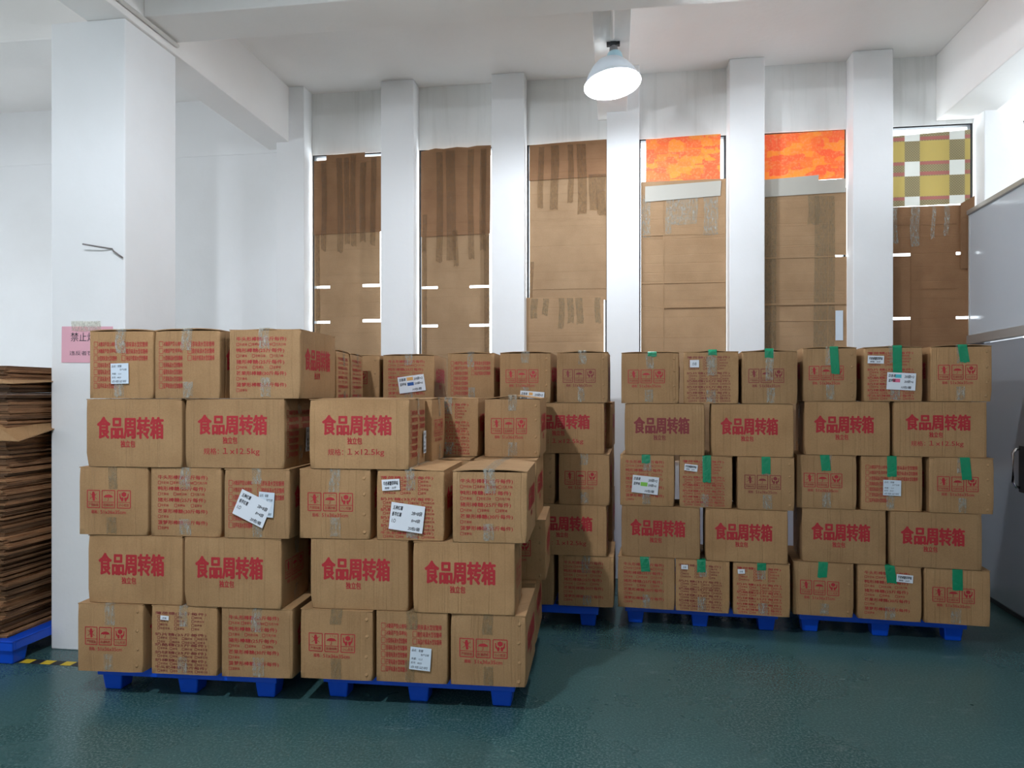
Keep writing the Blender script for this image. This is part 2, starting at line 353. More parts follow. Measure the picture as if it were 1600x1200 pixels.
Y1, Y2 = YW - 0.022, YW - 0.034
panel('cardboard_sheet', [rect(-2.601, -2.287, SILL, 3.10), rect(-2.752, -2.601, 2.578, 3.10), rect(-2.752, -2.601, 2.253, 2.554), rect(-2.752, -2.601, SILL, 2.229),
      rect(-2.287, -2.122, 2.585, 3.10), rect(-2.287, -2.118, 2.262, 2.560), rect(-2.287, -2.112, SILL, 2.236)], Y1, 'lower brown cardboard with light slits over the leftmost window', 'cardboard', 'card_win', [(-2.722, SILL, 3.05, 0.045)], seed=1)
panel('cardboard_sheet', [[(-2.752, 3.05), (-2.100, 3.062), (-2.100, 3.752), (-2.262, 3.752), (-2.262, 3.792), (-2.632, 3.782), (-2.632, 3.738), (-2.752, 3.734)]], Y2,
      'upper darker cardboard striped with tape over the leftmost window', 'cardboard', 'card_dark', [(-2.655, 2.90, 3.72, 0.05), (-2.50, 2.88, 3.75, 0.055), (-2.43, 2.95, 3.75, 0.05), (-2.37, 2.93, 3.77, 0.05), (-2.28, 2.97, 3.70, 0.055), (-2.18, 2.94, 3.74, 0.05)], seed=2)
panel('cardboard_sheet', [rect(-1.58, -1.285, SILL, 3.06), rect(-1.731, -1.58, 2.552, 3.06), rect(-1.731, -1.58, 2.205, 2.530), rect(-1.731, -1.58, SILL, 2.182),
      rect(-1.285, -1.104, 2.552, 3.06), rect(-1.285, -1.104, 2.205, 2.530), rect(-1.285, -1.104, SILL, 2.182)], Y1, 'lower brown cardboard with light slits over second window from left', 'cardboard', 'card_win', [(-1.705, SILL, 3.0, 0.04), (-1.13, SILL, 3.0, 0.05)], seed=3)
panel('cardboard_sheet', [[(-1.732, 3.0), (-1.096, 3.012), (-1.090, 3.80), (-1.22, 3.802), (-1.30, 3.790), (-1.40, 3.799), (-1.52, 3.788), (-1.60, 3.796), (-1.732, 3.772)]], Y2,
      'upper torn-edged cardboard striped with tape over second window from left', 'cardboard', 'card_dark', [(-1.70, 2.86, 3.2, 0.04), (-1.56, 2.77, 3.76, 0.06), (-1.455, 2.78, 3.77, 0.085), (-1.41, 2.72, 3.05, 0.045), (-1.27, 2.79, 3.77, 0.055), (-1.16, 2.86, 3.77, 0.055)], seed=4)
panel('cardboard_sheet', [rect(-0.742, -0.066, 2.40, 3.52)], Y1, 'large plain cardboard in the middle of the third window', 'cardboard', 'card_win', [(-0.725, 2.42, 2.75, 0.03)], seed=5, folds=[(-0.74, -0.068, 2.50, 2.506, 0.004)])
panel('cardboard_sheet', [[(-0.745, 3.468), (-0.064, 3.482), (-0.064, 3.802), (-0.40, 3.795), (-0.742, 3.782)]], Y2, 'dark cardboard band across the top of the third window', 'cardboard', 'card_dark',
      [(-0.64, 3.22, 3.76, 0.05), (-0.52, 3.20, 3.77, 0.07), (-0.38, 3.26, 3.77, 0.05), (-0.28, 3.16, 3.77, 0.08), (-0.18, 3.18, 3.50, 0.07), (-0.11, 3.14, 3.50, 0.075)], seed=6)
panel('cardboard_sheet', [rect(-0.772, -0.086, SILL, 2.43)], Y2, 'lower cardboard with taped top edge over the third window', 'cardboard', 'card_win',
      [(-0.70, 2.25, 2.42, 0.06), (-0.60, 2.27, 2.42, 0.05), (-0.46, 2.16, 2.42, 0.05), (-0.38, 2.20, 2.42, 0.055), (-0.30, 2.19, 2.42, 0.06), (-0.14, 2.20, 2.42, 0.05)], seed=7, strip_mat='tape_buff')
panel('cardboard_sheet', [rect(0.426, 0.945, SILL, 3.42), rect(0.232, 0.426, 2.953, 3.42), rect(0.232, 0.426, SILL, 2.953)], Y1,
      'light cardboard with a folded ledge below the left orange sheet', 'cardboard', 'card_win', [(0.28, 2.93, 3.3, 0.07), (0.47, 2.96, 3.3, 0.05), (0.60, 3.04, 3.3, 0.22), (0.82, 2.94, 3.3, 0.12)], seed=8, strip_mat='tape',
      folds=[(0.428, 0.94, 2.318, 2.334, 0.014), (0.422, 0.430, SILL, 3.25, 0.006), (0.234, 0.94, 2.53, 2.538, 0.005), (0.234, 0.424, 2.946, 2.956, 0.008), (0.43, 0.94, 2.950, 2.957, 0.004)])
panel('orange_sheet', [[(0.272, 3.37), (0.905, 3.39), (0.905, 3.808), (0.60, 3.802), (0.275, 3.790)]], Y1 + 0.012, 'glowing orange plastic sheet left of the two, upper window', 'plastic sheet', 'orange', thick=0.002)
panel('paper_strip', [[(0.266, 3.242), (0.90, 3.272), (0.908, 3.40), (0.268, 3.375)]], Y2, 'grey paper strip under the left orange sheet', 'paper', 'grey_paper', thick=0.002)
panel('cardboard_sheet', [rect(1.238, 1.835, SILL, 3.30), rect(1.835, 1.922, 2.742, 3.30), rect(1.835, 1.926, SILL, 2.724)], Y1,
      'brown cardboard with a wide clear tape band below the right orange sheet', 'cardboard', 'card_win', [(1.30, SILL, 3.25, 0.13), (1.72, SILL, 3.24, 0.11), (1.80, SILL, 3.24, 0.05), (1.66, 3.0, 3.25, 0.09)], seed=9, strip_mat='tape_buff', folds=[(1.24, 1.92, 2.325, 2.343, 0.012), (1.24, 1.835, 2.722, 2.735, 0.006), (1.24, 1.835, 2.19, 2.198, 0.005)])
panel('orange_sheet', [[(1.236, 3.365), (1.91, 3.385), (1.914, 3.79), (1.236, 3.782)]], Y1 + 0.012, 'glowing orange plastic sheet right of the two, upper window', 'plastic sheet', 'orange', thick=0.002)
panel('paper_strip', [[(1.237, 3.245), (1.915, 3.262), (1.915, 3.375), (1.70, 3.37), (1.70, 3.415), (1.237, 3.39)]], Y2, 'grey paper strip under the right orange sheet', 'paper', 'grey_paper', thick=0.002)
panel('cardboard_sheet', [rect(2.428, 2.775, SILL, 3.125), rect(2.238, 2.428, 2.74, 3.125), rect(2.238, 2.428, 2.213, 2.718), rect(2.238, 2.428, SILL, 2.191), rect(2.775, 2.885, 2.74, 3.125), rect(2.775, 2.885, 2.213, 2.718), rect(2.775, 2.885, SILL, 2.191)], Y1,
      'brown cardboard with light slits below the plaid woven sheet', 'cardboard', 'card_dark', [(2.30, 2.82, 3.12, 0.05), (2.46, 2.80, 3.12, 0.07), (2.60, 2.86, 3.12, 0.03), (2.70, 2.88, 3.12, 0.04)], seed=10, strip_mat='tape', folds=[(2.424, 2.432, SILL, 2.9, 0.004), (2.24, 2.78, 2.97, 2.976, 0.004), (2.43, 2.78, 2.44, 2.446, 0.004)])
panel('woven_sheet', [[(2.238, 3.128), (2.887, 3.140), (2.889, 3.742), (2.238, 3.715)]], Y1 + 0.012, 'yellow and brown plaid woven sheet over the rightmost covered window', 'woven sheet', 'plaid', thick=0.002)
panel('cardboard_scrap', [[(2.80, 2.6), (2.905, 2.6), (2.905, 3.19), (2.80, 3.13)]], YW - 0.046, 'slanted brown cardboard scrap behind the grey panel top', 'cardboard', 'card_dark')
# grey tape patch on the fifth window's cardboard
tp = tag(link('tape_patch', boxes_mesh([(-0.03, 0.03, -0.002, 0, -0.125, 0.125)]), M['label']), 'pale grey tape patch on cardboard below the right orange sheet', 'tape patch'); tp.location = (1.865, Y1 - 0.006, 2.15)

# cold room partition on the right
pa = -math.atan(0.0577)
cr = tag(empty('cold_room_partition', (2.807, 5.406, 0), pa), 'tall glossy grey coated partition with aluminium edging at the right', 'partition')
y_far, y_near = 0.880, -3.2
link('upper_panel', boxes_mesh([(0, 0.045, y_near, y_far, 2.04, 3.03)], 0.002), M['panel'], cr)
link('lower_panel', boxes_mesh([(0, 0.045, 0.62, y_far, 0.03, 2.04), (0, 0.045, y_near, -0.75, 0.03, 2.04)], 0.002), M['panel_shaded'], cr)
link('top_edging', boxes_mesh([(-0.022, 0.047, y_near, y_far + 0.002, 3.03, 3.065)], 0.003), M['alu'], cr)
link('end_edging', boxes_mesh([(-0.006, 0.047, y_far, y_far + 0.012, 0.03, 3.03)], 0.002), M['alu'], cr)
link('door_rail', boxes_mesh([(-0.055, 0, y_near, 0.80, 1.975, 2.045)], 0.004), M['alu'], cr)
link('base_channel', boxes_mesh([(-0.01, 0.055, y_near, y_far, 0, 0.035)], 0.002), M['dark'], cr)
dr = link('door_leaf', boxes_mesh([(-0.028, 0.03, -0.74, 0.61, 0.05, 1.965)], 0.004), M['panel_shaded'], cr)
link('handle_recess', boxes_mesh([(-0.034, -0.027, -0.16, 0.0, 0.90, 1.22)], 0.002), M['dark'], dr)
link('handle', tube([(-0.03, -0.015, 0.93), (-0.055, -0.015, 0.935), (-0.075, -0.015, 0.96), (-0.075, -0.015, 1.17), (-0.055, -0.015, 1.195), (-0.03, -0.015, 1.20)], 0.010), M['chrome'], dr)

# conduits
tag(link('cable_conduit', tube([(-2.915, YB + 0.1, 3.925), (-2.915, 4.47, 3.925)], 0.014), M['conduit']), 'thin white cable conduit along the left beam', 'conduit')
tag(link('cable_conduit', tube([(-0.012, YB + 0.1, 3.966), (-0.012, 4.86, 3.966)], 0.014), M['conduit']), 'white cable conduit running along the middle beam to the lamp', 'conduit')

# pendant lamp
def make_lamp(loc, label, watts, rod=0.0):
    root = tag(empty('pendant_lamp', loc), label, 'lamp', 'pendant lamps under the middle beam')
    link('junction_clip', boxes_mesh([(-0.045, -0.015, -0.02, 0.02, -0.022, 0), (0.015, 0.045, -0.02, 0.02, -0.022, 0), (-0.02, 0.02, -0.025, 0.025, -0.035, 0)], 0.004), M['dark'], root)
    if rod: link('hanging_rod', tube([(0, 0, -0.01), (0, 0, rod)], 0.009), M['conduit'], root)
    body = link('socket', lathe([(0.001, -0.03), (0.026, -0.03), (0.030, -0.06), (0.030, -0.08), (0.001, -0.08)], 24), M['socket'], root)
    body.rotation_euler = (R(-4), R(-3), 0)
    nk = link('housing', lathe([(0.028, -0.07), (0.043, -0.076), (0.051, -0.090), (0.054, -0.115), (0.062, -0.135)], 32), M['lampneck'], root)
    nk.rotation_euler = (R(-6), R(-5), 0)
    prof = [(0.050, 0.172), (0.068, 0.168), (0.098, 0.150), (0.130, 0.116), (0.156, 0.076), (0.176, 0.034), (0.188, -0.002), (0.194, -0.005)]
    inner = [(r - 0.003, z - 0.003) for r, z in prof[::-1]]
    sh = link('shade', lathe(prof, 56), M['shade'], root); sh.location = (-0.006, -0.015, -0.288); sh.rotation_euler = (R(-7), R(-7), 0)
    bu = link('bulb', lathe([(0.001, 0.13), (0.022, 0.125), (0.024, 0.10), (0.045, 0.075), (0.058, 0.045), (0.055, 0.02), (0.035, 0.0), (0.001, -0.008)], 28), M['bulb'], sh)
    pl = bpy.data.lights.new('lamp_light', 'POINT'); pl.energy = watts; pl.color = LAMP_COL; pl.shadow_soft_size = 0.06
    po = bpy.data.objects.new('lamp_light', pl); C.objects.link(po); po.parent = sh; po.location = (0, 0, -0.012)
    return root
make_lamp((-0.005, 4.95, 3.98), 'lit pendant lamp with bell shade hanging above the cartons', LAMP_W[0])
make_lamp((-1.55, 1.2, CEIL - 0.45), 'lit pendant lamp hanging overhead near the viewer', LAMP_W[1], 0.45)
make_lamp((-0.005, -3.6, 3.948), 'lit pendant lamp hanging behind the viewer', LAMP_W[0] * 0.4)


def _eval_text(strings):
    objs = []
    for s, off, shear in strings:
        cu = bpy.data.curves.new('t', 'FONT'); cu.body = s; cu.size = 1.0; cu.offset = off; cu.resolution_u = 2; cu.shear = shear; cu.fill_mode = 'FRONT'
        o = bpy.data.objects.new('t', cu); C.objects.link(o); objs.append(o)
    bpy.context.view_layer.update(); dg = bpy.context.evaluated_depsgraph_get(); res = {}
    for key, o in zip(strings, objs):
        me = bpy.data.meshes.new_from_object(o.evaluated_get(dg)); vs_ = [(v.co.x, v.co.y) for v in me.vertices]; fs = [tuple(p.vertices) for p in me.polygons]
        bpy.data.meshes.remove(me); res[key] = (vs_, fs)
    for o in objs:
        cu = o.data; bpy.data.objects.remove(o); bpy.data.curves.remove(cu)
    return res
# ------------------------------------------------------------------ print layouts (fractions of a face: left, right, top, bottom from the top)
BOLD, MED, THIN = 0.026, 0.016, 0.006
LOGO = [('t', '食品周转箱', 0.115, 0.815, 0.25, 0.585, 0.034), ('t', '独立包', 0.365, 0.52, 0.605, 0.71, BOLD)]
LOGO_KG = [('t', '食品周转箱', 0.13, 0.83, 0.215, 0.515, 0.034), ('t', '独立包', 0.385, 0.535, 0.54, 0.645, BOLD)]
WEIGHT = [('t', '规格：', 0.19, 0.345, 0.71, 0.805, 0.008), ('t', '１x12.5kg', 0.385, 0.755, 0.705, 0.82, 0.008)]
flav = ['冰糖葫芦型(山楂味)', '冰糖葫芦型(草莓味)', '水蜜桃味滴水型软糖棒', '青梅味滴水型软糖棒', '葡萄味滴水型软糖棒', '芒果味滴水型软糖棒', '蓝莓味滴水型软糖棒']
flav2 = ['原味滴水型软糖棒', '酸奶味滴水型软糖棒', '海盐柠檬滴水型软糖棒']
def check_rows(items, s0, s1):
    out = []
    for i, t in enumerate(items):
        y = 0.155 + 0.103 * i
        out.append(('b', s0, s0 + 0.055, y, y + 0.078)); out.append(('t', t, s0 + 0.065, s1, y, y + 0.080, 0.007))
    return out
LIST = check_rows(flav, 0.075, 0.44) + check_rows(flav2, 0.52, 0.92)
def opts(items, y, xs, h=0.042, w=0.17):
    out = []
    for t, x in zip(items, xs):
        out.append(('b', x, x + 0.034, y, y + h)); out.append(('t', t, x + 0.044, x + 0.044 + 0.036 * len(t), y, y + h, THIN))
    return out
HEAD5 = []
for i, (h_, sub, xs) in enumerate([('牛头形棒糖(25斤每件)', ['牛奶味', '草莓味', '香橙味', '巧克力味'], [0.11, 0.285, 0.46, 0.62]), ('鸭形棒糖(25斤每件)', ['芒果味', '哈密瓜味', '巧克力味'], [0.11, 0.335, 0.585]),
        ('猪形棒糖(25斤每件)', ['牛奶味', '草莓味', '菠萝味'], [0.11, 0.345, 0.585]), ('芒果形棒糖(30斤每件)', ['芒果味'], [0.11]), ('菠萝形棒糖(25斤每件)', ['菠萝味'], [0.11])]):
    y = 0.095 + 0.168 * i
    HEAD5.append(('t', h_, 0.105, 0.81 if len(h_) > 11 else 0.785, y, y + 0.072, MED)); HEAD5 += opts(sub, y + 0.092, xs)
DENSE = []
for h_, y, n, k in [('薄荷糖(30斤每件)', 0.075, 3, 4), ('奶片糖(35斤每件)', 0.385, 4, 2), ('奶酪糖(25斤每件)', 0.54, 4, 1), ('奶球糖(25斤每件)', 0.655, 4, 1), ('奶棒糖(30斤每件)', 0.77, 4, 1), ('牛头奶棒糖(40斤每件)', 0.875, 4, 1)]:
    DENSE.append(('t', h_, 0.06, 0.84, y, y + 0.052, MED))
    for r_ in range(k):
        for c_ in range(n): DENSE += opts([['草莓味', '原味', '酸奶味', '哈密瓜味'][(c_ + r_) % 4]], y + 0.06 + 0.056 * r_, [0.10 + (0.26 if n == 3 else 0.19) * c_], 0.034)
def arc(cx, cy, r, a0, a1, n=10): return [(cx + r * math.cos(R(a0 + (a1 - a0) * i / n)), cy + r * math.sin(R(a0 + (a1 - a0) * i / n))) for i in range(n + 1)]
ICON = []
for q, (x0, x1, word) in enumerate([(0.125, 0.31, '严禁踩踏'), (0.345, 0.53, '防潮防晒'), (0.57, 0.755, '小心轻放')]):
    y0, y1, ym = 0.335, 0.595, 0.51
    ICON += [('b', x0, x1, y0, y1, 0.012), ('l', x0, x1, ym, 0.008), ('t', word, x0 + 0.02, x1 - 0.02, ym + 0.02, y1 - 0.022, THIN)]
    ICON.append(('i', q, x0 + 0.015, x1 - 0.015, y0 + 0.015, ym - 0.012))
ICON += [('t', '规格：', 0.185, 0.29, 0.63, 0.685, MED), ('t', '51x36x35cm', 0.32, 0.69, 0.63, 0.685, MED)]
def icon_shapes(q):
    """polygons and strokes of the three handling marks in a unit square, y up"""
    if q == 0:   # crossed-out boot
        return [[(0.40, 0.95), (0.56, 0.98), (0.62, 0.80), (0.68, 0.62), (0.62, 0.40), (0.66, 0.12), (0.58, 0.04), (0.44, 0.06), (0.42, 0.30), (0.36, 0.50), (0.34, 0.70)]], [([(0.14, 0.22), (0.86, 0.80)], 0.045), ([(0.14, 0.80), (0.86, 0.22)], 0.045)]
    if q == 1:   # umbrella in rain
        can = [(0.06, 0.40)] + arc(0.5, 0.38, 0.44, 172, 8, 12) + [(0.94, 0.40), (0.80, 0.44), (0.65, 0.38), (0.5, 0.43), (0.35, 0.38), (0.20, 0.44)]
        can = [(x, 0.38 + (y - 0.38) * 0.72) for x, y in can]
        return [can], [([(0.5, 0.40), (0.5, 0.10), (0.45, 0.05), (0.39, 0.08)], 0.05), ([(0.40, 0.94), (0.43, 0.82)], 0.035), ([(0.58, 0.98), (0.61, 0.86)], 0.035), ([(0.74, 0.94), (0.77, 0.82)], 0.035), ([(0.88, 0.90), (0.90, 0.80)], 0.035)]
    l = [(0.06, 0.80), (0.16, 0.78), (0.18, 0.52), (0.30, 0.36), (0.40, 0.44), (0.47, 0.30), (0.42, 0.02), (0.26, 0.02), (0.26, 0.16), (0.10, 0.34)]
    return [l, [(1 - x, y) for x, y in l], [(0.5, 0.98), (0.72, 0.84), (0.72, 0.60), (0.5, 0.46), (0.28, 0.60), (0.28, 0.84)]], []
PRINTS = {'logo': LOGO, 'kg': LOGO_KG, 'weight': WEIGHT, 'L': LIST, 'N': HEAD5, 'D': DENSE, 'I': ICON}
NOTES = {'hand': [('五种红薯', 0.06, 0.36, 0.10, 0.26), ('香芋红薯', 0.05, 0.34, 0.34, 0.50), ('1.○', 0.06, 0.18, 0.60, 0.74), ('28×8袋', 0.62, 0.94, 0.22, 0.38), ('8×4袋', 0.64, 0.90, 0.50, 0.64), ('20包/箱', 0.56, 0.92, 0.80, 0.94)],
         'mark': [('百香果', 0.05, 0.30, 0.10, 0.28), ('蓝莓味', 0.05, 0.30, 0.38, 0.56), ('20袋×2', 0.60, 0.94, 0.12, 0.30), ('20袋×6', 0.60, 0.92, 0.42, 0.58), ('10包/箱', 0.50, 0.86, 0.76, 0.92)],
         'print': [('品名：软糖', 0.06, 0.62, 0.08, 0.20), ('生产日期', 0.50, 0.90, 0.26, 0.36), ('净重：12.5', 0.06, 0.60, 0.46, 0.56), ('批号：8023', 0.06, 0.58, 0.64, 0.74), ('合格证明', 0.06, 0.88, 0.82, 0.94)],
         'small': [('牛奶棒糖草莓味', 0.08, 0.92, 0.16, 0.56), ('规格：25斤', 0.14, 0.80, 0.66, 0.88)], 'tiny': [('合格', 0.25, 0.75, 0.3, 0.75)]}
need = set()
for lay in PRINTS.values():
    for e in lay:
        if e[0] == 't': need.add((e[1], 0.0, 0.0))
for lay in NOTES.values():
    for e in lay: need.add((e[0], 0.0, 0.18))
need |= {('禁止烟火', 0.0, 0.0), ('违反者罚款', 0.0, 0.0)}
TXT = _eval_text(sorted(need))

class Ink:
    """flat print on a face; coordinates in metres from the lower left corner"""
    def __init__(s): s.v = []; s.f = []; s.h = []
    def poly(s, pts): n = len(s.v); s.v += pts; s.h += [0.0] * len(pts); s.f.append(tuple(range(n, n + len(pts))))
    def stroke(s, pts, w):
        for (x0, y0), (x1, y1) in zip(pts, pts[1:]):
            d = math.hypot(x1 - x0, y1 - y0) or 1; nx, ny = -(y1 - y0) / d * w / 2, (x1 - x0) / d * w / 2
            s.poly([(x0 + nx, y0 + ny), (x0 - nx, y0 - ny), (x1 - nx, y1 - ny), (x1 + nx, y1 + ny)])
    def text(s, key, x0, x1, y0, y1, bold=0.0):
        vs_, fs = TXT[key]
        if not vs_: return
        ax, bx = min(v[0] for v in vs_), max(v[0] for v in vs_); ay, by = min(v[1] for v in vs_), max(v[1] for v in vs_)
        b = bold * (y1 - y0); x0 += b; x1 -= b; y0 += b * 0.7; y1 -= b * 0.7
        ring = [(0, 0)] if b == 0 else [(-b, 0), (b, 0), (0, -0.7 * b), (0, 0.7 * b)] if bold < 0.02 else [(-b, 0), (b, 0), (0, -0.7 * b), (0, 0.7 * b), (-0.7 * b, -0.5 * b), (0.7 * b, -0.5 * b), (-0.7 * b, 0.5 * b), (0.7 * b, 0.5 * b)]
        for q, (dx, dy) in enumerate(ring):      # overprinted copies make the stroke heavier
            n = len(s.v); s.h += [q * 0.00005] * len(vs_)
            s.v += [(dx + x0 + (x - ax) / (bx - ax) * (x1 - x0), dy + y0 + (y - ay) / (by - ay) * (y1 - y0)) for x, y in vs_]; s.f += [tuple(i + n for i in f) for f in fs]
    def frame(s, x0, x1, y0, y1, w): s.stroke([(x0, y0), (x1, y0)], w); s.stroke([(x0, y1), (x1, y1)], w); s.stroke([(x0, y0), (x0, y1)], w); s.stroke([(x1, y0), (x1, y1)], w)
def ink_layout(lay, W, Hh):
    k = Ink()
    for e in lay:
        if e[0] == 't': k.text((e[1], 0.0, 0.0), e[2] * W, e[3] * W, (1 - e[5]) * Hh, (1 - e[4]) * Hh, e[6])
        elif e[0] == 'b': k.frame(e[1] * W, e[2] * W, (1 - e[4]) * Hh, (1 - e[3]) * Hh, (e[5] if len(e) > 5 else 0.006) * W)
        elif e[0] == 'l': k.stroke([(e[1] * W, (1 - e[3]) * Hh), (e[2] * W, (1 - e[3]) * Hh)], e[4] * W)
        elif e[0] == 'i':
            x0, x1, y0, y1 = e[2] * W, e[3] * W, (1 - e[5]) * Hh, (1 - e[4]) * Hh
            ps, ss = icon_shapes(e[1]); g = lambda p: (x0 + p[0] * (x1 - x0), y0 + p[1] * (y1 - y0))
            for p in ps: k.poly([g(q) for q in p])
            for p, w in ss: k.stroke([g(q) for q in p], w * (x1 - x0))
    return k

# ------------------------------------------------------------------ cartons
BL_, BS_, BH_ = 0.51, 0.36, 0.35
NV = 4
vr = random.Random(11)
VAR = [{f: (vr.uniform(0.001, 0.0035) if f in 'FB' else vr.uniform(0.002, 0.006), [(vr.uniform(-0.0008, 0.0008), vr.randint(1, 3), vr.randint(1, 2), vr.uniform(0, 6)) for _ in range(3)]) for f in 'FBLR'} for _ in range(NV)]
def disp(k, f, s, t):
    b, w = VAR[k][f]; env = max(0.0, 16 * s * (1 - s) * t * (1 - t)) ** 0.9
    return env * (b + sum(a * math.sin(math.pi * (n * s + m * t) + p) for a, n, m, p in w))
def face_pt(f, s, t, d):
    z = t * (BH_ - 0.005)
    if f == 'F': return (-BL_ / 2 + s * BL_, -BS_ / 2 - d, z)
    if f == 'B': return (BL_ / 2 - s * BL_, BS_ / 2 + d, z)
    if f == 'R': return (BL_ / 2 + d, -BS_ / 2 + s * BS_, z)
    return (-BL_ / 2 - d, BS_ / 2 - s * BS_, z)
FW = {'F': BL_, 'B': BL_, 'L': BS_, 'R': BS_}
def body_mesh(k):
    bm = bmesh.new(); nz = 10
    for f in 'FBLR':
        nx = 16 if f in 'FB' else 12
        g = [[bm.verts.new(face_pt(f, i / nx, j / nz, disp(k, f, i / nx, j / nz))) for i in range(nx + 1)] for j in range(nz + 1)]
        for j in range(nz):
            for i in range(nx): bm.faces.new((g[j][i], g[j][i + 1], g[j + 1][i + 1], g[j + 1][i]))
    for z in (0.0, BH_ - 0.005):
        v = [bm.verts.new((x, y, z)) for x, y in ((-BL_ / 2, -BS_ / 2), (BL_ / 2, -BS_ / 2), (BL_ / 2, BS_ / 2), (-BL_ / 2, BS_ / 2))]
        bm.faces.new(v if z > 0 else v[::-1])
    bmesh.ops.remove_doubles(bm, verts=bm.verts, dist=0.0001)
    hx, hy, hz = BL_ / 2, BS_ / 2, BH_ - 0.005
    on = lambda v: (abs(abs(v.co.x) - hx) < 1e-4) + (abs(abs(v.co.y) - hy) < 1e-4) + (v.co.z < 1e-4 or v.co.z > hz - 1e-4)
    ed = [e for e in bm.edges if abs(e.verts[0].co.z - e.verts[1].co.z) > 0.01 and all(abs(abs(v.co.x) - hx) < 1e-4 and abs(abs(v.co.y) - hy) < 1e-4 for v in e.verts)]
    bmesh.ops.bevel(bm, geom=ed, offset=0.006, segments=3, affect='EDGES', profile=0.5)
    rr = random.Random(50 + k)
    for c_ in ((hx, hy, hz), (-hx, hy, hz), (hx, -hy, hz), (-hx, -hy, hz), (hx, hy, 0), (-hx, -hy, 0)):   # knocked corners
        cv = Vector(c_); a = rr.uniform(0.0, 0.010)
        for v in bm.verts:
            d = (v.co - cv).length
            if d < 0.06: v.co += (Vector((0, 0, cv.z * 0.5)) - cv).normalized() * a * (1 - d / 0.06) * (1 if cv.z < 0.1 else 0.7)
    me = to_mesh(bm, 'carton_body', smooth=True, recalc=False); me.materials.append(M['card']); return me
BODY = [body_mesh(k) for k in range(NV)]
def print_mesh(kind, k, f):
    W = FW[f]; ink = ink_layout(PRINTS[kind], W, BH_ - 0.005)
    me = bpy.data.meshes.new('print_' + kind); Hh = BH_ - 0.005
    me.from_pydata([face_pt(f, x / W, y / Hh, disp(k, f, x / W, y / Hh) + 0.0008 + h_) for (x, y), h_ in zip(ink.v, ink.h)], [], ink.f); me.update(); me.materials.append(M['red']); return me
_pm = {}
def get_print(kind, k, f):
    if (kind, k, f) not in _pm: _pm[(kind, k, f)] = print_mesh(kind, k, f)
    return _pm[(kind, k, f)]
# flaps: hinge along y = 0, reaching +y
def flap_mesh(bend):
    bm = bmesh.new(); n = 8; L2 = BL_ / 2 - 0.001; D = BS_ / 2 - 0.001; th = 0.0045; grid = []
    for j in range(n + 1):
        for zz in (0, th):
            grid.append([bm.verts.new((-L2 + 2 * L2 * i / 6, D * j / n, zz + bend * math.sin(math.pi * j / n) * (0.6 + 0.4 * math.cos(i * 1.1)))) for i in range(7)])
    for j in range(n):
        b0, t0, b1, t1 = grid[2 * j], grid[2 * j + 1], grid[2 * j + 2], grid[2 * j + 3]
        for i in range(6): bm.faces.new((t0[i], t0[i + 1], t1[i + 1], t1[i])); bm.faces.new((b0[i], b1[i], b1[i + 1], b0[i + 1]))
        bm.faces.new((b0[0], t0[0], t1[0], b1[0])); bm.faces.new((b0[6], b1[6], t1[6], t0[6]))
    bm.faces.new([v for v in grid[0]] + [v for v in grid[1][::-1]]); bm.faces.new([v for v in grid[2 * n][::-1]] + [v for v in grid[2 * n + 1]])
    me = to_mesh(bm, 'carton_flap'); me.materials.append(M['card']); return me
FLAP = [flap_mesh(0.0), flap_mesh(0.004), flap_mesh(-0.003)]
def tape_path_mesh(k, lift, w, d1, d2, seed):
    """tape along the top seam and down both ends"""
    rr = random.Random(seed); n = 7; pts = []
    for f, sgn, dn in (('L', -1, d1), ('R', 1, d2)):
        leg = []
        for j in range(n + 1):
            z = BH_ - dn + dn * j / n; t = min(1.0, z / (BH_ - 0.005)); leg.append((sgn * (BL_ / 2 + disp(k, f, 0.5, t) + 0.002), z))
        leg.append((sgn * (BL_ / 2 + 0.003), BH_ + lift + 0.001)); pts.append(leg)
    path = pts[0] + [(-BL_ / 2 + 0.02 + (BL_ - 0.04) * i / 8, BH_ + lift + 0.0012) for i in range(9)] + pts[1][::-1]
    bm = bmesh.new(); rows = []
    for x, z in path:
        sx = 0.003 * math.sin(z * 40 + seed); rows.append([bm.verts.new((x + (1 if x > 0 else -1) * (rr.uniform(0, 0.0018) if z < BH_ - 0.002 else 0), w * (i / 4 - 0.5) + sx, z + (rr.uniform(0, 0.001) if z > BH_ else 0))) for i in range(5)])
    for a, b in zip(rows, rows[1:]):
        for i in range(4): bm.faces.new((a[i], a[i + 1], b[i + 1], b[i]))
    me = to_mesh(bm, 'tape', smooth=True, recalc=False); return me
